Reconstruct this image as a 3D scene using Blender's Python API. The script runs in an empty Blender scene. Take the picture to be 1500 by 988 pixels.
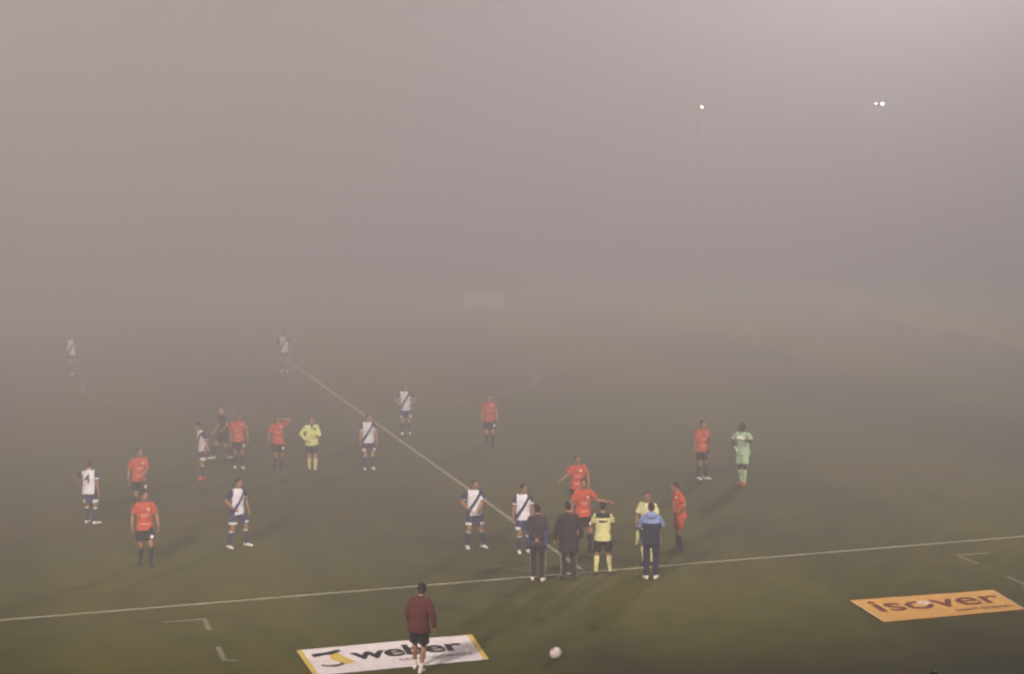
import bpy, bmesh, math, random
from mathutils import Vector, Matrix, noise
random.seed(7)
S = bpy.context.scene
COL = S.collection

# ------------------------------------------------------------------ camera
CAM = Vector((-13.352, -39.106, 10.285))
F_PX, PITCH, ROLL, YAW = 2689.19, 0.116273, -0.008456, 0.289276
fw = Vector((math.sin(YAW)*math.cos(PITCH), math.cos(YAW)*math.cos(PITCH), -math.sin(PITCH)))
rt = Vector((math.cos(YAW), -math.sin(YAW), 0)); up = rt.cross(fw)
r2 = rt*math.cos(ROLL) + up*math.sin(ROLL); u2 = -rt*math.sin(ROLL) + up*math.cos(ROLL)
cd = bpy.data.cameras.new('camera'); co = bpy.data.objects.new('camera', cd); COL.objects.link(co)
M4 = Matrix((r2, u2, -fw)).transposed().to_4x4(); M4.translation = CAM
co.matrix_world = M4
cd.sensor_width = 36; cd.lens = 36*F_PX/1500; cd.clip_start = .1; cd.clip_end = 3000
S.camera = co

# ------------------------------------------------------------------ render and exposure
S.view_settings.view_transform = 'Standard'; S.view_settings.look = 'None'
S.view_settings.exposure = EXPOSURE = 0.0; S.view_settings.gamma = 1
S.cycles.max_bounces = 6; S.cycles.volume_bounces = 0; S.cycles.use_denoising = True
S.cycles.sample_clamp_indirect = 8; S.cycles.filter_width = 2.3

# ------------------------------------------------------------------ night sky (sun just under the horizon)
world = bpy.data.worlds.new('World'); S.world = world; world.use_nodes = True
wn = world.node_tree; bg = wn.nodes['Background']
sky = wn.nodes.new('ShaderNodeTexSky'); sky.sky_type = 'NISHITA'; sky.sun_disc = False
sky.sun_elevation = math.radians(4); sky.sun_rotation = math.radians(200); sky.dust_density = 6
hs = wn.nodes.new('ShaderNodeHueSaturation'); hs.inputs['Saturation'].default_value = .15
wn.links.new(sky.outputs[0], hs.inputs['Color']); wn.links.new(hs.outputs[0], bg.inputs[0])
bg.inputs[1].default_value = 0.001

# ------------------------------------------------------------------ floodlights (the lamps of the four corner masts)
MASTS = [  # position, height, aim, energy (W), cone (deg), colour
    ((-25.1, -25.3), 20.0, (12.5, 30.7), 146e3, 57, (1, .836, .752)),
    ((25.1, -25.3), 20.0, (-12.5, 30.7), 112e3, 56, (1, .836, .752)),
    ((-66, 85), 39, (-19.4, 34.9), 9e3, 76, (1, .843, .81)),
    ((66, 85), 39, (-8, 18, 30), 1520e3, 98, (.975, .85, .885)),
]
for (x, y), h, aim, e, ang, lamp_col in MASTS:
    l = bpy.data.lights.new('floodlight_beam', 'SPOT'); l.energy = e; l.color = lamp_col
    l.spot_size = math.radians(ang); l.spot_blend = 1.0 if y > 40 else .6; l.shadow_soft_size = 3.2 if y > 40 else 1.4
    o = bpy.data.objects.new('floodlight_beam', l); COL.objects.link(o); o.location = (x, y, h)
    o.rotation_euler = (Vector((*aim, 0)[:3]) - Vector((x, y, h))).to_track_quat('-Z', 'Y').to_euler()

# ------------------------------------------------------------------ materials
def new_mat(name):
    m = bpy.data.materials.new(name); m.use_nodes = True
    nt = m.node_tree; b = nt.nodes['Principled BSDF']
    return m, nt, b
class NB:
    """small node helper"""
    def __init__(s, nt): s.nt = nt; s.obj = None
    def val(s, sock, v):
        if hasattr(v, 'is_output') or isinstance(v, bpy.types.NodeSocket): s.nt.links.new(v, sock)
        else: sock.default_value = v
    def math(s, op, a, b=0.0, c=0.0):
        n = s.nt.nodes.new('ShaderNodeMath'); n.operation = op
        s.val(n.inputs[0], a); s.val(n.inputs[1], b)
        if op in ('SMOOTH_MIN', 'MULTIPLY_ADD', 'COMPARE', 'WRAP'): s.val(n.inputs[2], c)
        return n.outputs[0]
    def mix(s, f, a, b):
        n = s.nt.nodes.new('ShaderNodeMix'); n.data_type = 'RGBA'
        s.val(n.inputs['Factor'], f)
        for k, v in ((6, a), (7, b)):
            if isinstance(v, bpy.types.NodeSocket): s.nt.links.new(v, n.inputs[k])
            else: n.inputs[k].default_value = (*v, 1)
        return n.outputs[2]
    def xyz(s):
        if s.obj is None:
            t = s.nt.nodes.new('ShaderNodeTexCoord'); p = s.nt.nodes.new('ShaderNodeSeparateXYZ')
            s.nt.links.new(t.outputs['Object'], p.inputs[0]); s.vec = t.outputs['Object']; s.obj = p.outputs
        return s.obj
    def noise(s, scale, detail=4, rough=.55, vec=None):
        s.xyz()
        n = s.nt.nodes.new('ShaderNodeTexNoise'); n.inputs['Scale'].default_value = scale
        n.inputs['Detail'].default_value = detail; n.inputs['Roughness'].default_value = rough
        s.nt.links.new(vec if vec is not None else s.vec, n.inputs['Vector']); return n.outputs[0]
    def ramp(s, x, lo, hi, a=0.0, b=1.0):
        n = s.nt.nodes.new('ShaderNodeMapRange'); s.val(n.inputs[0], x)
        for i, v in enumerate((lo, hi, a, b)): n.inputs[i+1].default_value = v
        return n.outputs[0]
    def scaled(s, sx, sy, sz):
        s.xyz(); n = s.nt.nodes.new('ShaderNodeMapping'); n.inputs['Scale'].default_value = (sx, sy, sz)
        s.nt.links.new(s.vec, n.inputs['Vector']); return n.outputs[0]
    def both(s, *m):
        r = m[0]
        for k in m[1:]: r = s.math('MULTIPLY', r, k)
        return r
    def lt(s, a, b): return s.math('LESS_THAN', a, b)
    def gt(s, a, b): return s.math('GREATER_THAN', a, b)
    def bump(s, b, h, strength, dist):
        n = s.nt.nodes.new('ShaderNodeBump'); n.inputs['Strength'].default_value = strength
        n.inputs['Distance'].default_value = dist; s.nt.links.new(h, n.inputs['Height'])
        s.nt.links.new(n.outputs[0], b.inputs['Normal'])

def cloth(name, col, rough=.85, extra=None, var=.12):
    m, nt, b = new_mat(name); N = NB(nt); N.xyz()
    c = col
    if extra: c = extra(N, col)
    v = N.ramp(N.noise(9, 3), .3, .7, 1-var, 1+var)
    n = nt.nodes.new('ShaderNodeVectorMath'); n.operation = 'SCALE'
    if isinstance(c, bpy.types.NodeSocket): nt.links.new(c, n.inputs[0])
    else: n.inputs[0].default_value = c
    nt.links.new(v, n.inputs['Scale'])
    nt.links.new(n.outputs[0], b.inputs['Base Color'])
    b.inputs['Roughness'].default_value = rough; b.inputs['Specular IOR Level'].default_value = .2
    N.bump(b, N.noise(140, 2), .25, .002)
    return m

NAVY = (.030, .034, .095); WHITE = (.77, .77, .83); ORANGE = (.50, .086, .044)
def white_kit(N, col):
    x, y, z = N.xyz()
    ax = N.math('ABSOLUTE', x)
    side = N.gt(ax, .172)
    # sash from the wearer's left shoulder to the right hip, on the front only
    d = N.math('ABSOLUTE', N.math('SUBTRACT', N.math('MULTIPLY', N.math('SUBTRACT', z, 1.17), .62), N.math('MULTIPLY', x, 1.0)))
    sash = N.both(N.lt(d, .042), N.lt(y, .02))
    lsh = N.both(N.gt(x, .10), N.gt(z, 1.30), N.lt(y, .02))
    c = N.mix(sash, col, NAVY); c = N.mix(lsh, c, NAVY)
    c = N.mix(side, c, NAVY)
    cuff = N.both(N.gt(ax, .172), N.lt(z, 1.235), N.gt(z, 1.20))
    return N.mix(cuff, c, WHITE)
def orange_kit(N, col):
    x, y, z = N.xyz()
    dx = N.math('SUBTRACT', x, .085); dz = N.math('SUBTRACT', z, 1.34)
    r = N.math('SQRT', N.math('ADD', N.math('MULTIPLY', dx, dx), N.math('MULTIPLY', dz, dz)))
    c = N.mix(N.both(N.lt(r, .030), N.lt(y, 0)), col, (.7, .66, .6))
    st = N.both(N.gt(z, .985), N.lt(z, 1.01), N.lt(N.math('ABSOLUTE', x), .11), N.lt(y, 0))
    c = N.mix(st, c, (.72, .35, .2))
    ch = N.both(N.gt(z, 1.17), N.lt(z, 1.225), N.lt(N.math('ABSOLUTE', x), .085), N.lt(y, 0), N.gt(N.noise(38, 1), .5))
    return N.mix(ch, c, (.72, .42, .32))
def shorts_blue(N, col):
    x, y, z = N.xyz()
    return N.mix(N.both(N.lt(z, .665), N.gt(N.math('ABSOLUTE', x), .11)), col, (.70, .70, .72))
def shorts_black(N, col):
    x, y, z = N.xyz()
    dx = N.math('SUBTRACT', x, .14); dz = N.math('SUBTRACT', z, .70)
    r = N.math('SQRT', N.math('ADD', N.math('MULTIPLY', dx, dx), N.math('MULTIPLY', dz, dz)))
    return N.mix(N.lt(r, .042), col, (.7, .68, .64))
def sock_blue(N, col):
    x, y, z = N.xyz()
    return N.mix(N.both(N.lt(z, .445), N.gt(z, .41)), col, (.6, .6, .62))
def referee_back(N, col):
    x, y, z = N.xyz(); ax = N.math('ABSOLUTE', x)
    yoke = N.both(N.gt(z, 1.335), N.lt(ax, .165))
    c = N.mix(yoke, col, (.018, .018, .022))
    bar = N.both(N.gt(z, 1.235), N.lt(z, 1.285), N.lt(ax, .105), N.gt(y, 0), N.gt(N.noise(55, 1, vec=N.scaled(1, 1, .1)), .40))
    c = N.mix(bar, c, (.02, .02, .02))
    return N.mix(N.gt(z, 1.485), c, (.72, .72, .66))
def referee_front(N, col):
    x, y, z = N.xyz(); ax = N.math('ABSOLUTE', x)
    vn = N.both(N.lt(N.math('ADD', ax, N.math('MULTIPLY', N.math('SUBTRACT', 1.50, z), .35)), .075), N.lt(y, 0))
    c = N.mix(vn, col, (.03, .03, .03))
    pk = N.both(N.gt(z, 1.28), N.lt(z, 1.35), N.gt(x, .05), N.lt(x, .12), N.lt(y, 0))
    return N.mix(pk, c, (.10, .11, .03))
def two_tone(N, col):      # pale blue hood, shoulders and sleeves over a navy body
    x, y, z = N.xyz(); ax = N.math('ABSOLUTE', x)
    body = N.both(N.lt(z, 1.30), N.lt(ax, .205))
    return N.mix(body, (.22, .31, .56), col)
def blue_cuffs(N, col):
    x, y, z = N.xyz(); ax = N.math('ABSOLUTE', x)
    return N.mix(N.both(N.lt(z, 1.19), N.gt(ax, .175)), col, (.05, .085, .30))
def side_stripe(N, col):
    x, y, z = N.xyz(); ax = N.math('ABSOLUTE', N.math('SUBTRACT', N.math('ABSOLUTE', x), .175))
    return N.mix(N.both(N.lt(ax, .012), N.lt(z, .7)), col, (.25, .23, .22))

MAT = dict(
    white=cloth('white_shirt_cloth', WHITE, extra=white_kit, var=.05),
    orange=cloth('orange_shirt_cloth', ORANGE, extra=orange_kit),
    orange_plain=cloth('orange_shorts_cloth', ORANGE),
    blue_shorts=cloth('blue_shorts_cloth', (.040, .046, .12), extra=shorts_blue),
    black_shorts=cloth('black_shorts_cloth', (.022, .016, .018), extra=shorts_black),
    black=cloth('black_cloth', (.02, .018, .02)),
    blue_sock=cloth('blue_sock_knit', (.038, .042, .10), extra=sock_blue),
    dark_sock=cloth('dark_sock_knit', (.02, .017, .02)),
    yellow_sock=cloth('yellow_sock_knit', (.66, .66, .30)),
    white_sock=cloth('white_sock_knit', (.7, .68, .62)),
    yellow=cloth('yellow_referee_cloth', (.72, .80, .30), extra=referee_front, var=.06),
    yellow_back=cloth('yellow_official_cloth', (.66, .65, .30), extra=referee_back, var=.06),
    pale_yellow=cloth('pale_yellow_cloth', (.72, .72, .40)),
    green=cloth('pale_green_cloth', (.42, .60, .38)),
    navy=cloth('navy_cloth', (.022, .022, .045)),
    two_tone=cloth('pale_blue_and_navy_cloth', (.022, .022, .05), extra=two_tone),
    grey_jacket=cloth('dark_grey_jacket_cloth', (.035, .028, .032), extra=blue_cuffs),
    dark_coat=cloth('dark_coat_cloth', (.030, .022, .026)),
    dark_trouser=cloth('dark_trouser_cloth', (.030, .023, .025), extra=side_stripe),
    maroon=cloth('maroon_jacket_cloth', (.092, .023, .019)),
    maroon_kit=cloth('dark_maroon_cloth', (.045, .018, .024)),
    white_shoe=cloth('white_shoe_leather', (.72, .71, .64), rough=.5),
    dark_shoe=cloth('dark_shoe_leather', (.03, .03, .03), rough=.5),
    red_shoe=cloth('coral_shoe_leather', (.60, .12, .09), rough=.5),
    glove=cloth('pale_glove_cloth', (.68, .74, .56)),
    dark_hair=cloth('dark_hair', (.018, .012, .010), rough=.6),
    brown_hair=cloth('brown_hair', (.06, .034, .02), rough=.6),
    print_black=cloth('black_print', (.02, .02, .03)),
)
def skin_mat(name, col):
    m, nt, b = new_mat(name); N = NB(nt)
    a = nt.nodes.new('ShaderNodeAttribute'); a.attribute_name = 'mark'
    eye = N.math('COMPARE', a.outputs['Fac'], 1.0, .3); lip = N.math('COMPARE', a.outputs['Fac'], 2.0, .3)
    v = N.ramp(N.noise(14, 3), .3, .7, .0, 1.0)
    c = N.mix(v, tuple(k*.9 for k in col), tuple(min(1, k*1.1) for k in col))
    c = N.mix(eye, c, (.02, .014, .012)); c = N.mix(lip, c, (col[0]*.75, col[1]*.5, col[2]*.5))
    nt.links.new(c, b.inputs['Base Color']); b.inputs['Roughness'].default_value = .55
    b.inputs['Specular IOR Level'].default_value = .3
    return m
SKIN = dict(light=skin_mat('light_skin', (.46, .25, .16)), tan=skin_mat('tan_skin', (.33, .17, .10)),
            dark=skin_mat('dark_skin', (.075, .038, .026)))

def plain(name, col, rough=.8, spec=.3, extra=None, bump=None):
    m, nt, b = new_mat(name); N = NB(nt); N.xyz()
    c = extra(N, col) if extra else N.mix(N.ramp(N.noise(4, 5), .3, .7), tuple(k*.9 for k in col), tuple(min(1, k*1.08) for k in col))
    nt.links.new(c, b.inputs['Base Color']); b.inputs['Roughness'].default_value = rough
    b.inputs['Specular IOR Level'].default_value = spec
    if bump: N.bump(b, N.noise(bump[0], 3), bump[1], bump[2])
    return m
def emitter(name, col, strength):
    m, nt, b = new_mat(name); b.inputs['Base Color'].default_value = (.8, .8, .8, 1)
    b.inputs['Emission Color'].default_value = (*col, 1); b.inputs['Emission Strength'].default_value = strength
    return m

# ------------------------------------------------------------------ linking helpers
def link(name, me, mat=None, parent=None):
    o = bpy.data.objects.new(name, me); COL.objects.link(o)
    if mat is not None and not me.materials: me.materials.append(mat)
    if parent is not None: o.parent = parent
    return o
def mesh_of(name, bm, smooth=True):
    me = bpy.data.meshes.new(name); bmesh.ops.recalc_face_normals(bm, faces=bm.faces[:])
    bm.to_mesh(me); bm.free()
    if smooth:
        for p in me.polygons: p.use_smooth = True
    return me
def tag(o, label=None, cat=None, group=None, kind=None):
    for k, v in (('label', label), ('category', cat), ('group', group), ('kind', kind)):
        if v: o[k] = v
    return o
def empty(name, loc, rz=0):
    o = bpy.data.objects.new(name, None); COL.objects.link(o); o.location = loc; o.rotation_euler = (0, 0, rz)
    o.empty_display_size = .3
    return o
def box(bm, lo, hi):
    r = bmesh.ops.create_cube(bm, size=1)
    for v in r['verts']:
        v.co = Vector([lo[i] + (v.co[i]+.5)*(hi[i]-lo[i]) for i in range(3)])
    return r['verts']

# ------------------------------------------------------------------ ground and markings
def grass_colour(N, col):
    x, y, z = N.xyz()
    band = N.math('SINE', N.math('MULTIPLY', N.math('ADD', x, .9), math.pi/5.5))
    band = N.ramp(band, -.25, .25, -.11, .11)
    big = N.ramp(N.noise(.16, 5, .6), .3, .7, -.20, .20)
    med = N.ramp(N.noise(1.3, 5, .65), .3, .7, -.21, .21)
    fine = N.ramp(N.noise(22, 3, .7), .25, .75, -.32, .32)
    f = N.math('ADD', N.math('ADD', big, med), N.math('ADD', fine, band))
    f = N.math('ADD', 1.0, f)
    worn = N.ramp(N.noise(.45, 6, .65), .56, .74, 0, .55)
    c = N.mix(worn, col, (col[0]*1.25, col[1]*1.08, col[2]*1.15))
    n = N.nt.nodes.new('ShaderNodeVectorMath'); n.operation = 'SCALE'
    N.nt.links.new(c, n.inputs[0]); N.nt.links.new(f, n.inputs['Scale'])
    return n.outputs[0]
GRASS = (.064, .0645, .0035)
grass_m = plain('grass_turf', GRASS, rough=.95, spec=.1, extra=grass_colour, bump=(30, .5, .03))
bm = bmesh.new()
bmesh.ops.create_grid(bm, x_segments=4, y_segments=4, size=900)
g = link('ground', mesh_of('ground', bm, False), grass_m); tag(g, 'brown green football turf under the fog', kind='structure')

def chalk(N, col):
    w = N.ramp(N.noise(1.1, 5, .7), .30, .62, .0, 1.0)
    s = N.ramp(N.noise(26, 3, .7), .30, .55, .22, 1.0)
    return N.mix(N.math('MULTIPLY', N.math('ADD', .35, N.math('MULTIPLY', w, .65)), s), (GRASS[0]*1.2, GRASS[1]*1.2, GRASS[2]*1.3), col)
chalk_m = plain('white_line_paint', (.44, .42, .31), rough=.95, spec=.1, extra=chalk)
mid_m = plain('hazed_line_paint', (.34, .33, .23), rough=.95, spec=.1, extra=chalk)  # duller white for the centre circle: some fog fade put into the colour
faint_m = plain('worn_and_hazed_line_paint', (.22, .21, .14), rough=.95, spec=.1, extra=chalk)  # fog fade painted into the far lines; also the worn technical area marks
def strip(name, pts, w, mat, z=.004, closed=False):
    bm = bmesh.new(); L, R = [], []
    n = len(pts)
    for i, p in enumerate(pts):
        a = Vector(pts[(i-1) % n] if closed or i > 0 else p); b = Vector(pts[(i+1) % n] if closed or i < n-1 else p)
        t = (b-a).normalized(); nn = Vector((-t.y, t.x))
        j = .008*noise.noise(Vector((p[0]*2.1, p[1]*2.1, 3)))
        L.append(bm.verts.new((p[0]+nn.x*(w/2+j), p[1]+nn.y*(w/2+j), z))); R.append(bm.verts.new((p[0]-nn.x*(w/2-j), p[1]-nn.y*(w/2-j), z)))
    for i in range(n if closed else n-1):
        k = (i+1) % n
        bm.faces.new((L[i], L[k], R[k], R[i]))
    o = link(name, mesh_of(name, bm, False), mat); tag(o, kind='structure'); return o
def seg(a, b, step=.5):
    n = max(2, int((Vector(b)-Vector(a)).length/step)+1)
    return [tuple(Vector(a).lerp(Vector(b), i/(n-1))) for i in range(n)]
strip('touch_line', seg((-52.5, 0), (52.5, 0)), .11, chalk_m)
strip('far_touch_line', seg((-52.5, 68.5), (52.5, 68.5)), .11, chalk_m)
strip('halfway_line', seg((0, .12), (0, 42)), .11, chalk_m)
strip('halfway_line', seg((0, 42), (0, 68.38)), .11, faint_m)  # far stretch fades by its duller paint, as if deeper in fog
circ = [(9.15*math.cos(a*math.pi/90), 34.25+9.15*math.sin(a*math.pi/90)) for a in range(180)]
near = [circ[i % 180] for i in range(84, 187)]; far = [circ[i] for i in range(6, 85)]
strip('centre_circle', near, .12, mid_m, z=.008); strip('centre_circle', far, .12, faint_m, z=.008)  # both arcs carry painted fog fade, the far one more
bm = bmesh.new(); bmesh.ops.create_circle(bm, cap_ends=True, segments=24, radius=.14)
for v in bm.verts: v.co += Vector((0, 34.25, .008))
tag(link('centre_spot', mesh_of('centre_spot', bm, False), chalk_m), kind='structure')
# dashed technical areas beside the touch line
for sx in (-1, 1):
    for a, b in (((9.75, -1.27), (8.93, -1.27)), ((8.88, -1.22), (8.88, -2.18)), ((8.88, -3.45), (8.88, -4.45)), ((8.83, -4.45), (8.62, -4.45))):
        strip('technical_area_marking', seg((a[0]*sx, a[1]), (b[0]*sx, b[1]), .2), .11, faint_m, z=.004 if a[0] != b[0] else .008)

# ------------------------------------------------------------------ tube modelling
def tube(bm, pts, rad, side=None, n=12):
    """closed tube through pts; rad = list of r or (r_side, r_other)"""
    pts = [Vector(p) for p in pts]; m = len(pts); rings = []
    prev = None
    for i, p in enumerate(pts):
        t = (pts[min(i+1, m-1)] - pts[max(i-1, 0)]).normalized()
        s = Vector(side) if side is not None else (prev if prev is not None else (Vector((1, 0, 0)) if abs(t.x) < .8 else Vector((0, 1, 0))))
        s = (s - t*s.dot(t)).normalized(); q = t.cross(s); prev = s
        r = rad[i]; rx, ry = r if isinstance(r, tuple) else (r, r)
        rings.append([bm.verts.new(p + s*rx*math.cos(a) + q*ry*math.sin(a)) for a in [2*math.pi*k/n for k in range(n)]])
    for i in range(m-1):
        for k in range(n):
            bm.faces.new((rings[i][k], rings[i][(k+1) % n], rings[i+1][(k+1) % n], rings[i+1][k]))
    bm.faces.new(rings[0][::-1]); bm.faces.new(rings[-1])
def ball(bm, c, r, rot=None, u=14, v=10):
    rx, ry, rz = r if isinstance(r, tuple) else (r, r, r)
    res = bmesh.ops.create_uvsphere(bm, u_segments=u, v_segments=v, radius=1)
    for w in res['verts']:
        p = Vector((w.co.x*rx, w.co.y*ry, w.co.z*rz))
        w.co = (rot @ p if rot else p) + Vector(c)
WORK = bpy.data.scenes.new('work')      # modifiers are evaluated in a scratch scene, removed at the end
EMPTY_ME = bpy.data.meshes.new('empty'); FUSE = bpy.data.objects.new('fuse', EMPTY_ME); WORK.collection.objects.link(FUSE)
FUSE.modifiers.new('r', 'REMESH').mode = 'VOXEL'; FUSE.modifiers.new('s', 'SMOOTH')
def baked(o):
    if o.name not in WORK.collection.objects: WORK.collection.objects.link(o)
    with bpy.context.temp_override(scene=WORK, view_layer=WORK.view_layers[0]):
        dg = bpy.context.evaluated_depsgraph_get()
        return bpy.data.meshes.new_from_object(o.evaluated_get(dg))
def fuse(name, bm, voxel=.014, smooth=4, wrinkle=0, seed=0, fac=.5):
    """one continuous surface out of overlapping closed tubes"""
    bmesh.ops.recalc_face_normals(bm, faces=bm.faces[:])
    me = bpy.data.meshes.new('tmp'); bm.to_mesh(me); bm.free()
    FUSE.data = me
    FUSE.modifiers[0].voxel_size = voxel
    FUSE.modifiers[1].iterations = smooth; FUSE.modifiers[1].factor = fac
    out = baked(FUSE); out.name = name
    FUSE.data = EMPTY_ME; bpy.data.meshes.remove(me)
    if wrinkle:
        cos = [v.co.copy() for v in out.vertices]; nor = [v.normal.copy() for v in out.vertices]; flat = []
        for p, n in zip(cos, nor):
            w = noise.noise(Vector((p.x*9+seed, p.y*9, p.z*15+seed))) + .5*noise.noise(Vector((p.x*22, p.y*22+seed, p.z*30)))
            flat.extend(p + n*w*wrinkle)
        out.vertices.foreach_set('co', flat)
    for p in out.polygons: p.use_smooth = True
    return out
def ik(a, t, l1, l2, pole):
    a, t, pole = Vector(a), Vector(t), Vector(pole)
    d = t-a; L = min(d.length, (l1+l2)*.999); d.normalize(); t = a+d*L
    x = (l1*l1-l2*l2+L*L)/(2*L); h = math.sqrt(max(0, l1*l1-x*x))
    p = pole-d*pole.dot(d)
    p = p.normalized() if p.length > 1e-5 else Vector((0, 0, 1))
    return a+d*x+p*h, t

ARM = dict(  # wrist offset from the shoulder (outward, forward, up), elbow pole (outward, forward, up)
    down=((.09, .03, -.53), (.5, -1, 0)), loose=((.13, .06, -.50), (.6, -1, 0)), swing=((.10, .20, -.46), (.4, -1, 0)),
    back=((.10, -.20, -.47), (.4, -1, .2)), hip=((.015, .09, -.40), (1, -.35, 0)), clasp=((-.13, .20, -.43), (1, -.3, 0)),
    behind=((-.13, -.15, -.44), (1, -.25, 0)), fold=((-.16, .22, -.22), (1, .1, -.6)), chest=((-.05, .24, -.08), (1, .2, -.8)),
    head=((-.03, .06, .20), (1, .15, .1)), out=((.27, .32, -.27), (0, -.4, -1)), fore=((-.02, .27, -.24), (.5, -.6, -1)),
    point=((.47, .20, -.19), (0, -.2, -1)), hold=((.05, .22, -.38), (.5, -1, -.3)))
OUT = dict()
def person(label, xy, face, H, top, legs='short', legs_m='black_shorts', sock='dark_sock', shoe='dark_shoe', skin='tan', hair='dark_hair',
           sleeve='short', arms=('down', 'down'), feet=((-.11, 0), (.11, 0)), lean=4, side=0, twist=0, head=(0, 0), group=None, number=None,
           toe=(8, 8), lift=(0, 0), hood=False, gloves=False, coat=False, collar=False, hairs=(1, 1), seed=None):
    """face: degrees from looking at the camera, + towards the right of the photo"""
    seed = seed if seed is not None else random.random()*50
    ca = math.atan2(CAM.x-xy[0], -(CAM.y-xy[1]))
    root = empty('person', (xy[0], xy[1], .004), ca + math.radians(face))
    tag(root, label, 'person', group)
    K = H/1.78
    THI, SHI, ANK = .435, .425, .085
    an = [Vector((feet[i][0], feet[i][1], ANK+lift[i])) for i in (0, 1)]
    # pelvis height that lets both legs reach
    hz = min(math.sqrt(max(.1, .855**2 - (abs(a.x)-.085)**2*1 - a.y**2)) + a.z for a in an) if True else .93
    hz = min(hz, .938)
    P0 = Vector((0, 0, hz))
    la, sa, tw = math.radians(lean), math.radians(side), math.radians(twist)
    R = Matrix.Rotation(sa, 3, 'Y') @ Matrix.Rotation(la, 3, 'X') @ Matrix.Rotation(tw, 3, 'Z')
    Rl = Matrix.Rotation(sa*.3, 3, 'Y') @ Matrix.Rotation(la*.3, 3, 'X') @ Matrix.Rotation(tw*.3, 3, 'Z')
    def T(t, x=0, y=0):   # point in the torso, t up the spine
        f = min(1, max(0, t/.35)); RR = Rl.lerp(R, f) if hasattr(Rl, 'lerp') else R
        return P0 + RR @ Vector((x, y, t))
    hx = .088
    hips = [P0 + Vector((-hx, 0, -.01)), P0 + Vector((hx, 0, -.01))]
    knees = []
    for i in (0, 1):
        kn, an[i] = ik(hips[i], an[i], THI, SHI, ((-.12 if i == 0 else .12), -1, 0)); knees.append(kn)
    shs = [T(.485, -.165), T(.485, .165)]
    elb, wri = [], []
    for i in (0, 1):
        s = -1 if i == 0 else 1
        off, pole = ARM[arms[i]] if isinstance(arms[i], str) else arms[i]
        w = shs[i] + R @ Vector((s*off[0], -off[1], off[2])); pl = R @ Vector((s*pole[0], -pole[1], pole[2]))
        e, w = ik(shs[i], w, .285, .255, pl); elb.append(e); wri.append(w)
    hy, hp = math.radians(head[0]), math.radians(head[1])
    HR = R @ Matrix.Rotation(hy, 3, 'Z') @ Matrix.Rotation(hp, 3, 'X')
    neck = T(.545, 0, -.005); HC = neck + R @ Vector((0, -.02, .035)) + HR @ Vector((0, -.015, .105))
    def hd(x, y, z): return HC + HR @ Vector((x, y, z))
    # ---- body
    bm = bmesh.new()
    tube(bm, [T(t) for t in (-.07, 0, .12, .28, .40, .48, .53)],
         [(.12, .085), (.145, .1), (.128, .088), (.148, .098), (.15, .092), (.12, .07), (.07, .06)], side=R @ Vector((1, 0, 0)))
    tube(bm, [T(.50), neck + R @ Vector((0, -.01, .03)), hd(0, .012, -.04)], [.062, .054, .055])
    ball(bm, HC + HR @ Vector((0, .012, .015)), (.074, .094, .100), HR)
    ball(bm, hd(0, -.022, -.050), (.056, .066, .062), HR)
    tube(bm, [hd(0, -.080, .022), hd(0, -.100, -.012), hd(0, -.082, -.024)], [.012, .017, .012], n=8)
    ball(bm, hd(0, -.080, -.056), (.026, .014, .013), HR, 8, 6)
    for s in (-1, 1): ball(bm, hd(s*.076, .012, -.005), (.012, .024, .034), HR, 8, 6)
    for i in (0, 1):
        s = -1 if i == 0 else 1
        ball(bm, shs[i] + R @ Vector((-s*.02, 0, -.03)), .046)
        m = shs[i].lerp(elb[i], .45); m2 = elb[i].lerp(wri[i], .3)
        tube(bm, [shs[i], m, elb[i], m2, wri[i]], [.040, .045, .039, .042, .027])
        k1 = hips[i].lerp(knees[i], .35); c1 = knees[i].lerp(an[i], .3)
        tube(bm, [hips[i] + Vector((0, 0, .03)), k1, knees[i].lerp(hips[i], .12), knees[i]], [.082, .082, .058, .054])
        cb = (an[i]-knees[i]).normalized(); bk = Vector((0, 1, 0)); bk = (bk-cb*bk.dot(cb)).normalized()
        tube(bm, [knees[i], c1 + bk*.012, knees[i].lerp(an[i], .6) + bk*.006, an[i]], [.053, .057, .044, .036])
        fa = math.radians(toe[i])*s; fd = Vector((math.sin(fa), -math.cos(fa), 0))
        tube(bm, [an[i] + fd*-.04 + Vector((0, 0, -.045)), an[i] + fd*.03 + Vector((0, 0, -.03)), an[i] + fd*.15 + Vector((0, 0, -.06))], [.03, .036, .022])
        # hand: palm
        fdir = (wri[i]-elb[i]).normalized()
        across = fdir.cross(R @ Vector((s, 0, 0)))
        if across.length < .2: across = fdir.cross(Vector((0, 0, 1)))
        across.normalize(); nrm = across.cross(fdir).normalized()
        tube(bm, [wri[i]-fdir*.01, wri[i]+fdir*.03, wri[i]+fdir*.085], [(.026, .018), (.040, .017), (.041, .014)], side=across)
    body = fuse('body', bm, .0135, 3)
    # fingers and thumbs join the palms
    bm = bmesh.new(); bm.from_mesh(body)
    for i in (0, 1):
        s = -1 if i == 0 else 1
        fdir = (wri[i]-elb[i]).normalized(); across = fdir.cross(R @ Vector((s, 0, 0)))
        if across.length < .2: across = fdir.cross(Vector((0, 0, 1)))
        across.normalize(); nrm = across.cross(fdir).normalized()
        inn = nrm if nrm.dot(R @ Vector((-s, 0, 0))) > 0 else -nrm
        fwd = across if across.dot(R @ Vector((0, -1, 0))) >= 0 else -across
        for j, (o_, ln) in enumerate(((.031, .072), (.011, .082), (-.011, .076), (-.030, .060))):
            b0 = wri[i]+fdir*.075+fwd*o_
            p1 = b0+fdir*ln*.5+inn*.006; p2 = p1+fdir*ln*.36+inn*.016; p3 = p2+fdir*ln*.18+inn*.020
            tube(bm, [b0, p1, p2, p3], [.0095, .009, .0082, .006], n=6)
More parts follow.
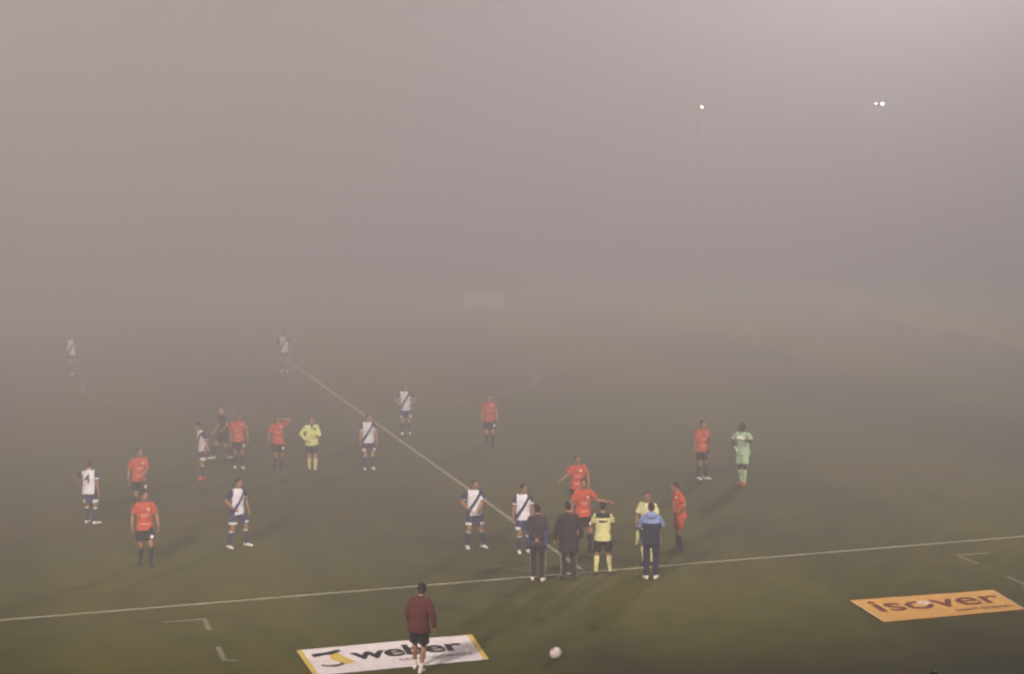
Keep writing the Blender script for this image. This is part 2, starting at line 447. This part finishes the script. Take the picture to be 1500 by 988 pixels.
        b0 = wri[i]+fdir*.025+fwd*.030
        tube(bm, [b0, b0+fdir*.03+fwd*.022+inn*.008, b0+fdir*.062+fwd*.028+inn*.018], [.012, .011, .007], n=6)
    bm.to_mesh(body); bm.free()
    at = body.attributes.new('mark', 'FLOAT', 'POINT')
    marks = [0.0]*len(body.vertices); HI = HR.inverted()
    for v in body.vertices:
        q = HI @ (v.co-HC)
        if q.y < -.04 and q.length < .16:
            if abs(abs(q.x)-.030) < .013 and abs(q.z-.014) < .010: marks[v.index] = 1
            elif abs(abs(q.x)-.031) < .017 and abs(q.z-.036) < .006: marks[v.index] = 1
            elif abs(q.x) < .024 and abs(q.z+.056) < .009: marks[v.index] = 2
    at.data.foreach_set('value', marks)
    for p in body.polygons: p.use_smooth = True
    parts = [('body', body, SKIN[skin])]
    # ---- hair
    bm = bmesh.new()
    ball(bm, hd(0, .026, .034), (.081*hairs[0], .090*hairs[0], .094*hairs[0]), HR, 18, 12)
    ball(bm, hd(0, .060, -.02), (.066*hairs[0], .046, .06*hairs[1]), HR, 14, 10)
    parts.append(('hair', fuse('hair', bm, .012, 2, .006, seed), MAT[hair]))
    # ---- top
    bm = bmesh.new(); xs = R @ Vector((1, 0, 0))
    jk = sleeve == 'long' and top not in ('yellow',)
    g = .016 if jk else 0
    hem = -.30 if coat else (-.105 if not jk else -.12)
    ts = [hem, 0, .12, .28, .40, .47, .515, .548]
    rr = [(.208+g, .152+g), (.198+g, .142+g), (.172+g, .122+g), (.178+g, .122+g), (.186+g*.7, .116+g*.6), (.168+g*.3, .096), (.098, .078), (.066, .066)]
    if coat: rr[0] = (.225, .165)
    if jk: ts.append(.575); rr[-1] = (.073, .073); rr.append((.070, .070))
    tube(bm, [T(t) for t in ts], rr, side=xs, n=20)
    for i in (0, 1):
        a, e, w = shs[i], elb[i], wri[i]; s = -1 if i == 0 else 1
        a0 = a + R @ Vector((-s*.035, 0, -.016)); ball(bm, a + R @ Vector((-s*.012, 0, -.012)), .070)
        if sleeve == 'short':
            tube(bm, [a0, a.lerp(e, .3), a.lerp(e, .74)], [.068, .070, .076])
        else:
            tube(bm, [a0, a.lerp(e, .4), e, e.lerp(w, .45), e.lerp(w, .98)], [.070+g*.5, .064+g*.5, .057+g*.5, .053+g*.4, .040+g*.3])
    if hood:
        tube(bm, [T(.47, 0, .10), T(.535, 0, .105), T(.60, 0, .085)], [(.11, .05), (.125, .065), (.085, .05)], side=xs)
        ball(bm, T(.53, 0, .04), (.115, .09, .06), R)
    parts.append(('jacket' if jk else 'shirt', fuse('top', bm, .0135, 3, .009 if not jk else .012, seed), MAT[top]))
    # ---- legs
    bm = bmesh.new()
    tube(bm, [T(.07), P0, P0+Vector((0, 0, -.10)), P0+Vector((0, 0, -.15))], [(.155, .108), (.170, .122), (.168, .122), (.12, .09)], side=(1, 0, 0), n=18)
    for i in (0, 1):
        h, k, a = hips[i], knees[i], an[i]
        if legs == 'short':
            tube(bm, [h, h.lerp(k, .3), h.lerp(k, .80)], [.094, .102, .110])
        else:
            tube(bm, [h, h.lerp(k, .4), k, k.lerp(a, .4), k.lerp(a, .97)], [.096, .092, .074, .070, .062])
    parts.append(('shorts' if legs == 'short' else 'trousers', fuse('legwear', bm, .0135, 2, .007, seed+9), MAT[legs_m]))
    for i in (0, 1):
        s = -1 if i == 0 else 1
        k, a = knees[i], an[i]
        if legs == 'short' and sock is None:
            bm = bmesh.new(); tube(bm, [k.lerp(a, .72), k.lerp(a, .97), a+Vector((0, 0, -.03))], [.049, .043, .04], n=14)
            parts.append(('sock', mesh_of('sock', bm), MAT['white_sock']))
        elif legs == 'short':
            bm = bmesh.new(); cb = (a-k).normalized(); bk = Vector((0, 1, 0)); bk = (bk-cb*bk.dot(cb)).normalized()
            tube(bm, [k.lerp(a, .14), k.lerp(a, .32)+bk*.012, k.lerp(a, .62)+bk*.006, k.lerp(a, .97), a+Vector((0, 0, -.03))], [.058, .065, .053, .044, .04], n=14)
            parts.append(('sock', mesh_of('sock', bm), MAT[sock]))
        bm = bmesh.new(); fa = math.radians(toe[i])*s; fd = Vector((math.sin(fa), -math.cos(fa), 0)); sd = Vector((math.cos(fa), math.sin(fa), 0))
        zb = a.z-ANK
        def F(d, z): q = a+fd*d; return Vector((q.x, q.y, zb+z))
        tube(bm, [F(-.078, .040), F(-.055, .045), F(0, .050), F(.06, .042), F(.13, .034), F(.175, .028), F(.195, .022)],
             [(.022, .028), (.036, .044), (.040, .049), (.041, .041), (.047, .033), (.036, .025), (.014, .014)], side=sd, n=14)
        tube(bm, [F(-.012, .05), F(-.012, .095)], [(.042, .05), (.043, .05)], side=sd, n=12)
        for v in bm.verts:
            if v.co.z < zb+.004: v.co.z = zb+.004
        parts.append(('shoe', mesh_of('shoe', bm), MAT[shoe]))
    if gloves:
        for i in (0, 1):
            fdir = (wri[i]-elb[i]).normalized(); s = -1 if i == 0 else 1
            across = fdir.cross(R @ Vector((s, 0, 0)))
            if across.length < .2: across = fdir.cross(Vector((0, 0, 1)))
            across.normalize()
            bm = bmesh.new()
            tube(bm, [wri[i]-fdir*.05, wri[i], wri[i]+fdir*.05, wri[i]+fdir*.10], [(.046, .046), (.042, .036), (.056, .030), (.055, .028)], side=across, n=12)
            for j in range(4):
                b0 = wri[i]+fdir*.09+across*(.04-.027*j)
                tube(bm, [b0, b0+fdir*.09], [.017, .014], n=8)
            b0 = wri[i]+fdir*.02+across*.045; tube(bm, [b0, b0+fdir*.05+across*.03], [.018, .015], n=8)
            parts.append(('glove', fuse('glove', bm, .010, 2), MAT['glove']))
    objs = {}
    for nm, me, mt in parts:
        for v in me.vertices: v.co *= K
        me.name = nm
        objs.setdefault(nm, []).append(link(nm, me, mt, root))
    if number:
        cu = bpy.data.curves.new('n', 'FONT'); cu.body = number; cu.size = .34; cu.align_x = 'CENTER'; cu.offset = .006; cu.extrude = .002
        to = bpy.data.objects.new('n', cu); me = baked(to); bpy.data.objects.remove(to)
        for v in me.vertices:
            x, y, z = v.co
            p = T(.19+y, -x, .0)
            dy = .1285*math.sqrt(max(0, 1-(x/.19)**2))
            v.co = (p + R @ Vector((0, dy + z, 0)))*K
        objs['number'] = [link('shirt_number', me, MAT['print_black'], root)]
    OUT[label] = dict(root=root, wri=[w*K for w in wri], elb=[e*K for e in elb], R=R)
    return root

W = dict(top='white', legs_m='blue_shorts', sock='blue_sock', shoe='white_shoe', group='players in white and blue')
O = dict(top='orange', legs_m='black_shorts', sock='dark_sock', shoe='dark_shoe', group='players in orange')

# ---- players in white and blue
person('player in white and blue with his back turned and a dark number on the shirt', (-10.53, 8.96), 155, 1.73, arms=('down', ((.21, .14, -.34), (1, -.5, 0))),
       feet=((-.15, .02), (.13, -.06)), toe=(35, 5), head=(35, 0), hair='brown_hair', number='4', **W)
person('player in white and blue with one hand on hip and feet planted wide apart', (-7.25, 5.10), 35, 1.80,
       arms=('hip', 'loose'), feet=((-.24, .05), (.22, -.05)), toe=(0, 15), head=(12, 4), lean=6, **W)
person('player in white and blue with coral boots facing left beside the dark kitted man', (-6.93, 14.15), -65, 1.75,
       arms=('hip', 'loose'), feet=((-.10, .05), (.10, -.08)), head=(-10, 12), lean=8, **{**W, 'shoe': 'red_shoe'})
person('player in white and blue standing against the halfway line with arms hanging', (-2.05, 14.03), 12, 1.74,
       arms=('down', 'down'), feet=((-.12, 0), (.12, 0)), head=(15, 10), hair='brown_hair', skin='light', **W)
person('player in white and blue with both hands on hips just beyond the halfway line', (.46, 19.78), 0, 1.74,
       arms=('hip', 'hip'), feet=((-.12, 0), (.12, 0)), head=(0, 5), hair='brown_hair', skin='light', **W)
person('player in white and blue facing the stand at the near end of the halfway line', (-1.76, 3.17), 12, 1.75,
       arms=('hip', 'clasp'), feet=((-.20, 0), (.20, -.03)), toe=(0, 25), head=(10, 8), **W)
person('player in white and blue half hidden behind the man with clasped hands', (-.79, 2.31), 15, 1.74,
       arms=('down', 'down'), feet=((-.11, 0), (.11, 0)), head=(25, 4), **W)
person('faint player in white in the far fog at the left edge', (-9.34, 38.86), 30, 1.78, arms=('swing', 'back'), feet=((-.11, -.15), (.11, .18)), **W)
person('faint player in white in the far fog at the end of the halfway line', (-.74, 36.66), -15, 1.78, arms=('hip', 'loose'), **W)

# ---- players in orange
person('player in orange standing behind the one walking nearer on the left', (-9.15, 10.13), 12, 1.78, arms=('loose', 'clasp'), head=(15, 5), **O)
person('player in orange walking towards the near touch line, nearest of the left pair', (-9.57, 4.03), 4, 1.84, arms=('loose', 'loose'),
       feet=((-.10, .12), (.10, -.20)), head=(22, 2), toe=(4, 4), **O)
person('player in orange with bowed head next to the man in dark kit', (-5.71, 15.55), 8, 1.74, arms=('down', 'loose'),
       feet=((-.12, .03), (.08, -.12)), head=(10, 18), hair='brown_hair', **{**O, 'shoe': 'white_shoe'})
person('player in orange with one hand raised to his head', (-4.65, 14.70), 5, 1.75, arms=('loose', 'head'),
       feet=((-.09, -.12), (.10, .12)), head=(-8, 12), **O)
person('player in orange alone on the pitch right of the halfway line, farthest orange shirt', (2.45, 16.60), 5, 1.74, arms=('down', 'down'),
       feet=((-.10, .05), (.10, -.08)), hair='brown_hair', skin='light', **O)
person('player in orange with one arm stretched to the left behind another orange shirt', (1.60, 5.29), 0, 1.78, arms=('out', 'loose'), head=(10, 0), **O)
person('player in orange pointing right with a bare arm behind the dark coat', (.62, 2.00), 22, 1.84, arms=('loose', ((.41, .10, -.27), (0, -.2, -1))),
       feet=((-.16, .06), (.16, -.06)), head=(-22, 5), **O)
person('player in orange shirt and dark shorts with white boots near the goalkeeper', (6.74, 9.33), 35, 1.79, arms=('down', 'down'),
       feet=((-.10, .05), (.10, -.05)), toe=(0, 30), head=(15, 0), **{**O, 'shoe': 'white_shoe'})
person('player in orange shirt and orange shorts facing left with hands on hips', (2.84, 1.24), -68, 1.76, arms=('hip', 'hip'),
       feet=((-.10, .06), (.10, -.08)), head=(-8, 6), lean=8, **{**O, 'legs_m': 'orange_plain'})

# ---- others on the pitch
person('man in dark maroon kit striding left behind an orange player', (-5.90, 17.3), -70, 1.76, 'maroon_kit', arms=('swing', 'hip'),
       legs_m='black', shoe='white_shoe', feet=((-.10, -.34), (.10, .22)), lean=5, skin='light', head=(40, 0))
person('referee in yellow shirt and black shorts facing the stand', (-3.73, 14.16), 8, 1.74, 'yellow', sleeve='long', legs_m='black', sock='yellow_sock',
       arms=('hip', 'fore'), feet=((-.08, .06), (.07, -.1)), skin='light', hair='brown_hair', head=(-8, 4), group='match officials in yellow')
person('goalkeeper in pale green kit with gloves and coral boots', (7.57, 8.27), -25, 1.84, 'green', legs_m='green', sock='green', shoe='red_shoe', skin='dark',
       arms=('hip', 'chest'), gloves=True, feet=((-.09, .1), (.07, -.06)), head=(-35, 5), sleeve='short')
person('fourth official seen from behind in black and yellow shirt with yellow socks', (.30, -.37), 182, 1.73, 'yellow_back', legs_m='black', sock='yellow_sock',
       arms=('fold', 'fold'), feet=((-.17, 0), (.17, 0)), head=(0, 6), group='match officials in yellow')
person('official in pale yellow shirt hidden behind the man with the light blue hood', (1.64, .25), -20, 1.78, 'pale_yellow', legs_m='black', sock='yellow_sock',
       arms=('hold', 'down'), skin='tan', feet=((-.1, 0), (.1, 0)), head=(20, 0), group='match officials in yellow')

# ---- staff at the touch line
person('man in dark grey jacket with blue cuffs and hands clasped behind his back', (-1.29, -.45), 176, 1.80, 'grey_jacket', legs='long', legs_m='dark_trouser',
       shoe='white_shoe', sleeve='long', arms=('behind', 'behind'), feet=((-.11, .02), (.12, -.06)), head=(10, 6), hair='dark_hair')
person('man in long dark coat standing between two officials at the touch line', (-.58, -.55), -168, 1.83, 'dark_coat', legs='long', legs_m='dark_trouser',
       shoe='dark_shoe', sleeve='long', arms=('loose', 'loose'), coat=True, feet=((-.11, .02), (.11, -.03)), head=(-12, 4))
person('man in light blue hooded jacket and navy trousers seen from behind', (1.20, -1.08), 178, 1.79, 'two_tone', legs='long', legs_m='navy',
       shoe='white_shoe', sleeve='long', arms=('fold', 'fold'), hood=True, feet=((-.10, .0), (.11, .03)), toe=(14, 20), head=(-6, 8))
person('man in maroon jacket and dark shorts walking over the white ground banner', (-5.48, -6.36), 168, 1.77, 'maroon', legs_m='black',
       sock=None, shoe='white_shoe', sleeve='long', arms=('loose', 'swing'), feet=((-.04, .08), (.13, -.20)), lean=9, side=-3, twist=-8, head=(12, 24), hair='dark_hair', hairs=(1.10, 1.7))
person('dark haired man whose head just enters the bottom edge of the view', (.80, -14.39), 175, 1.78, 'dark_coat', legs='long', legs_m='dark_trouser', sleeve='long', arms=('down', 'down'))

# ---- the hidden official's flag
d = OUT['official in pale yellow shirt hidden behind the man with the light blue hood']
mw = Matrix.Translation(d['root'].location) @ Matrix.Rotation(d['root'].rotation_euler.z, 4, 'Z')
hp = mw @ (d['wri'][0] + (d['wri'][0]-d['elb'][0]).normalized()*.09)
fl = empty('flag', hp); tag(fl, 'small yellow linesman flag hanging down from the hidden official', 'flag')
bm = bmesh.new(); tube(bm, [(0, 0, .06), (-.03, 0, -.50)], [.009, .008], n=8); link('stick', mesh_of('stick', bm), MAT['print_black'], fl)
bm = bmesh.new()
rows = []
for i in range(9):
    t = i/8
    rows.append([bm.verts.new((-.008-.02*t + (.09+.03*math.sin(3*t))*u + .006*math.sin(9*t+4*u), .02*math.sin(6*u+3*t), -.12-.36*t)) for u in (0, .25, .5, .75, 1)])
for a, b in zip(rows, rows[1:]):
    for k in range(4): bm.faces.new((a[k], a[k+1], b[k+1], b[k]))
bmesh.ops.solidify(bm, geom=bm.faces[:], thickness=.003)
link('flag_cloth', mesh_of('flag_cloth', bm), MAT['pale_yellow'], fl)

# ------------------------------------------------------------------ ground banners
def text_mesh(body, size, bold=0.0, space=1.0):
    cu = bpy.data.curves.new('t', 'FONT'); cu.body = body; cu.size = size; cu.offset = bold; cu.space_character = space; cu.resolution_u = 6
    o = bpy.data.objects.new('t', cu); me = baked(o); bpy.data.objects.remove(o)
    return me
def fit_text(me, x0, x1, y0, y1, z=0, lo=None, hi=None):
    """stretch a text mesh to a box; lo/hi: the glyph heights that map to y0/y1"""
    xs = [v.co.x for v in me.vertices]; ys = [v.co.y for v in me.vertices]
    a, b = min(xs), max(xs); c = min(ys) if lo is None else lo; d = max(ys) if hi is None else hi
    for v in me.vertices:
        v.co = Vector((x0+(v.co.x-a)/(b-a)*(x1-x0), y0+(v.co.y-c)/(d-c)*(y1-y0), z+v.co.z))
    return me
def banner(name, label, quad, mat, edge_mat=None, edge=.0):
    """quad: near-left, near-right, far-right, far-left; returns (root, map(u, v)->local)"""
    c = Vector((sum(q[0] for q in quad)/4, sum(q[1] for q in quad)/4, 0))
    root = empty(name, (c.x, c.y, .004)); tag(root, label, 'banner', 'advertising banners lying on the turf')
    q = [Vector((p[0]-c.x, p[1]-c.y, 0)) for p in quad]
    def mp(u, v, z=0.0):
        p = q[0].lerp(q[1], u).lerp(q[3].lerp(q[2], u), v); 
        return Vector((p.x, p.y, .014+z+.007*noise.noise(Vector((p.x*2.2+c.x, p.y*3.1, 0)))+.002*noise.noise(Vector((p.x*7+c.x, p.y*5, 3)))))
    def sheet(nm, u0, u1, v0, v1, m, z, thick=.007, nu=48, nv=22):
        bm = bmesh.new(); g = [[bm.verts.new(mp(u0+(u1-u0)*i/nu, v0+(v1-v0)*j/nv, z)) for j in range(nv+1)] for i in range(nu+1)]
        for i in range(nu):
            for j in range(nv): bm.faces.new((g[i][j], g[i+1][j], g[i+1][j+1], g[i][j+1]))
        r = bmesh.ops.extrude_face_region(bm, geom=bm.faces[:])
        for v in r['geom']:
            if isinstance(v, bmesh.types.BMVert): v.co.z -= thick
        return link(nm, mesh_of(nm, bm, False), m, root)
    return root, mp, sheet
def on_sheet(me, mp, z):
    b = bmesh.new(); b.from_mesh(me); bmesh.ops.triangulate(b, faces=b.faces[:])
    for it in range(4):
        long = [e for e in b.edges if e.calc_length() > .035]
        if not long: break
        bmesh.ops.subdivide_edges(b, edges=long, cuts=1); bmesh.ops.triangulate(b, faces=b.faces[:])
    b.to_mesh(me); b.free()
    for v in me.vertices:
        p = mp(v.co.x, v.co.y, z+v.co.z); v.co = p
    return me
ban_white = plain('white_banner_vinyl', (.74, .70, .70), rough=.9, spec=.05)
ban_yellow = plain('yellow_print', (.62, .48, .10), rough=.9, spec=.05)
ban_orange = plain('orange_banner_vinyl', (.68, .39, .11), rough=.9, spec=.05)
ink = plain('black_ink', (.022, .018, .022), rough=.9, spec=.05)
ink_grey = plain('grey_ink', (.22, .19, .19), rough=.9, spec=.05)
ink_maroon = plain('maroon_ink', (.17, .045, .028), rough=.9, spec=.05)
pale_edge = plain('pale_hem', (.72, .52, .30), rough=.9, spec=.05)

root, mp, sheet = banner('ground_banner', 'white ground banner with black lettering and yellow edges', [(-7.42, -5.96), (-4.01, -5.96), (-3.87, -4.20), (-7.44, -4.22)], ban_white)
sheet('banner_sheet', 0, 1, 0, 1, ban_white, 0)
sheet('yellow_edge', 0, .028, .005, .995, ban_yellow, .003, .003, 3, 10); sheet('yellow_edge', .972, 1, .005, .995, ban_yellow, .003, .003, 3, 10)
me = fit_text(text_mesh('weber', 1, .028, .96), .265, .905, .44, .74, lo=0, hi=.54)
link('lettering', on_sheet(me, mp, .004), ink, root)
me = fit_text(text_mesh('SAINT-GOBAIN', 1, .02, 1.05), .51, .925, .22, .33)
link('lettering', on_sheet(me, mp, .004), ink_grey, root)
def poly(nm, pts, m, z=.005):
    bm = bmesh.new(); vs = [bm.verts.new(mp(u, v, z)) for u, v in pts]; f = bm.faces.new(vs)
    bmesh.ops.triangulate(bm, faces=[f])
    for it in range(4): bmesh.ops.subdivide_edges(bm, edges=[e for e in bm.edges if e.calc_length() > .1], cuts=1); bmesh.ops.triangulate(bm, faces=bm.faces[:])
    for v in bm.verts: v.co.z += 0
    return link(nm, mesh_of(nm, bm, False), m, root)
# the mark: a black bar over a yellow wedge, and a thin black curve below
poly('emblem', [(.060, .78), (.150, .82), (.215, .88), (.232, .82), (.185, .70), (.135, .71), (.065, .66)], ink)
poly('emblem', [(.150, .66), (.205, .76), (.225, .60), (.275, .34), (.215, .30), (.150, .50)], ban_yellow, .006)
poly('emblem', [(.075, .36), (.12, .31), (.17, .32), (.205, .40), (.20, .29), (.14, .24), (.08, .30)], ink, .0055)

root, mp, sheet = banner('ground_banner', 'orange ground banner with maroon lettering', [(4.43, -5.97), (7.72, -6.02), (7.93, -4.40), (4.56, -4.22)], ban_orange)
sheet('banner_sheet', 0, 1, 0, 1, ban_orange, 0)
sheet('pale_hem', 0, .012, .01, .99, pale_edge, .003, .003, 3, 10); sheet('pale_hem', .988, 1, .01, .99, pale_edge, .003, .003, 3, 10)
me = fit_text(text_mesh('isover', 1, .012, 1.0), .085, .955, .40, .80, lo=0, hi=.54)
link('lettering', on_sheet(me, mp, .004), ink_maroon, root)
me = fit_text(text_mesh('SAINT-GOBAIN', 1, .02, 1.05), .56, .95, .16, .26)
link('lettering', on_sheet(me, mp, .004), ink_maroon, root)
poly('emblem', [(.385, .70), (.43, .76), (.475, .72), (.47, .58), (.42, .52), (.385, .58)], plain('cream_print', (.74, .55, .36)), .0065)

# ------------------------------------------------------------------ ball
def football(loc, r):
    bm = bmesh.new(); bmesh.ops.create_icosphere(bm, subdivisions=5, radius=1)
    ico = bmesh.new(); bmesh.ops.create_icosphere(ico, subdivisions=1, radius=1)
    V = [v.co.normalized() for v in ico.verts]; Fc = [f.calc_center_median().normalized() for f in ico.faces]; ico.free()
    cen = [(v, .0) for v in V] + [(f, .055) for f in Fc]
    for v in bm.verts:
        n = v.co.normalized(); d = sorted((n.angle(c)-w) for c, w in cen)
        e = d[1]-d[0]
        v.co = n*(r*(1-.022*max(0, 1-e/.05)))
    me = mesh_of('ball', bm)
    me.materials.append(plain('ball_white', (.76, .68, .64), rough=.45)); me.materials.append(plain('ball_pink', (.46, .26, .22), rough=.45))
    for p in me.polygons:
        n = p.center.normalized(); k = min(range(len(cen)), key=lambda i: n.angle(cen[i][0])-cen[i][1])
        p.material_index = 1 if k < 12 and k % 2 == 0 else 0
    o = link('football', me); o.location = (loc[0], loc[1], r*.985+.004); o.rotation_euler = (.5, .3, .8)
    tag(o, 'white and pink football lying on the turf in front of the touch line', 'ball')
football((-2.77, -6.32), .115)

# ------------------------------------------------------------------ far side: board, lamps in the fog, masts
brd = empty('advertising_board', (14.0, 58.3, 0), math.radians(-16)); tag(brd, 'pale board barely visible through the fog on the far side of the pitch', 'board')
bm = bmesh.new(); box(bm, (-1.12, -.03, .12), (1.12, .03, .88)); bmesh.ops.bevel(bm, geom=bm.edges[:], offset=.01, segments=1)
link('board_panel', mesh_of('board_panel', bm, False), plain('pale_board', (.66, .65, .65)), brd)
for s in (-1, 1):
    bm = bmesh.new(); box(bm, (s*.9-.03, .035, 0), (s*.9+.03, .10, .8)); link('post', mesh_of('post', bm, False), plain('grey_steel', (.3, .3, .31), rough=.5), brd)
steel = plain('galvanised_steel', (.32, .32, .33), rough=.5, spec=.5)
painted_steel = plain('painted_steel', (.30, .29, .29), rough=.8, spec=.1)
def street_lamp(loc, hgt, label, heads):
    root = empty('street_lamp', (loc[0], loc[1], 0)); tag(root, label, 'lamp', 'lamps glowing through the fog')
    bm = bmesh.new(); tube(bm, [(0, .8, 0), (0, .8, hgt*.5), (0, .8, hgt+.1)], [.038, .03, .025]); link('pole', mesh_of('pole', bm), painted_steel, root)
    bm = bmesh.new(); tube(bm, [(-.4, .8, hgt), (.4, .8, hgt)], [.03, .03], n=8)
    for x, *_ in heads: tube(bm, [(x, .8, hgt), (x, .45, hgt)], [.025, .025], n=8)
    link('arm', mesh_of('arm', bm), painted_steel, root)
    for x, r, col, st in heads:
        bm = bmesh.new(); tube(bm, [(x, .50, hgt), (x, .46, hgt), (x, .10, hgt), (x, .0, hgt)], [.05, .10, r+.05, r+.07], n=16)
        hdo = link('lamp_head', mesh_of('lamp_head', bm), painted_steel, root)
        bm = bmesh.new(); ball(bm, (x, .0, hgt), (r, r*.5, r)); link('bulb', mesh_of('bulb', bm), emitter('lamp_glow', col, st), hdo)
street_lamp((40.9, 91.9), 11.35, 'small warm lamp glowing in the fog above the far side', [(0, .08, (1, .52, .30), 70)])
street_lamp((53.88, 88.1), 11.49, 'small cold twin lamp glowing in the fog at upper right', [(.27, .085, (.86, .86, 1), 330), (-.27, .07, (1, .86, .86), 22)])

lens_m = emitter('floodlight_lens', (1, .9, .85), 40)
for (x, y), h, aim, e, ang, lamp_col in MASTS:
    far, right = y > 40, x > 0
    al = math.atan2(aim[1]-y, aim[0]-x); off = 3.7 if y > 40 else 1.9
    mast = empty('floodlight_mast', (x-off*math.cos(al), y-off*math.sin(al), 0), al - math.pi/2)
    tag(mast, 'tall floodlight mast at the %s %s corner of the pitch' % ('far' if far else 'near', 'right' if right else 'left'), 'floodlight', 'floodlight masts at the pitch corners')
    bm = bmesh.new(); tube(bm, [(0, -.9, 0), (0, -.9, h*.5), (0, -.9, h+1.2)], [.45, .34, .22], n=14); link('pole', mesh_of('pole', bm), steel, mast)
    bm = bmesh.new()
    for k in range(3): tube(bm, [(-2.4, -.6, h-1+k*1.1), (2.4, -.6, h-1+k*1.1)], [.06, .06], n=8)
    for k in (-2.3, 0, 2.3): tube(bm, [(k, -.72, h-1.2), (k, -.72, h+1.4)], [.06, .06], n=8)
    link('head_frame', mesh_of('head_frame', bm), steel, mast)
    for r_ in range(3):
        for c_ in range(4):
            X, Z = -1.8+1.2*c_, h-1+1.1*r_
            bm = bmesh.new(); tube(bm, [(X, -.52, Z), (X, -.35, Z-.03), (X, -.10, Z-.10)], [.12, .26, .30], n=12); lp = link('lamp', mesh_of('lamp', bm), steel, mast)
            bm = bmesh.new(); tube(bm, [(X, -.098, Z-.101), (X, -.07, Z-.108)], [.27, .25], n=12); link('lens', mesh_of('lens', bm), lens_m, lp)

# ------------------------------------------------------------------ fog
BETA, ANISO = .0138, .06
hm = bpy.data.materials.new('fog_air'); hm.use_nodes = True; nt = hm.node_tree; nt.nodes.clear()
out = nt.nodes.new('ShaderNodeOutputMaterial'); pv = nt.nodes.new('ShaderNodeVolumePrincipled')
nt.links.new(pv.outputs[0], out.inputs['Volume'])
pv.inputs['Density'].default_value = BETA; pv.inputs['Anisotropy'].default_value = ANISO
pv.inputs['Color'].default_value = (.95, .94, .93, 1); pv.inputs['Density Attribute'].default_value = ''
bm = bmesh.new(); box(bm, (-950, -950, -1), (950, 950, 41))
hz_ = link('haze', mesh_of('haze', bm, False), hm); tag(hz_, 'grey fog filling the whole stadium', kind='stuff')
bpy.data.objects.remove(FUSE); bpy.data.meshes.remove(EMPTY_ME); bpy.data.scenes.remove(WORK)
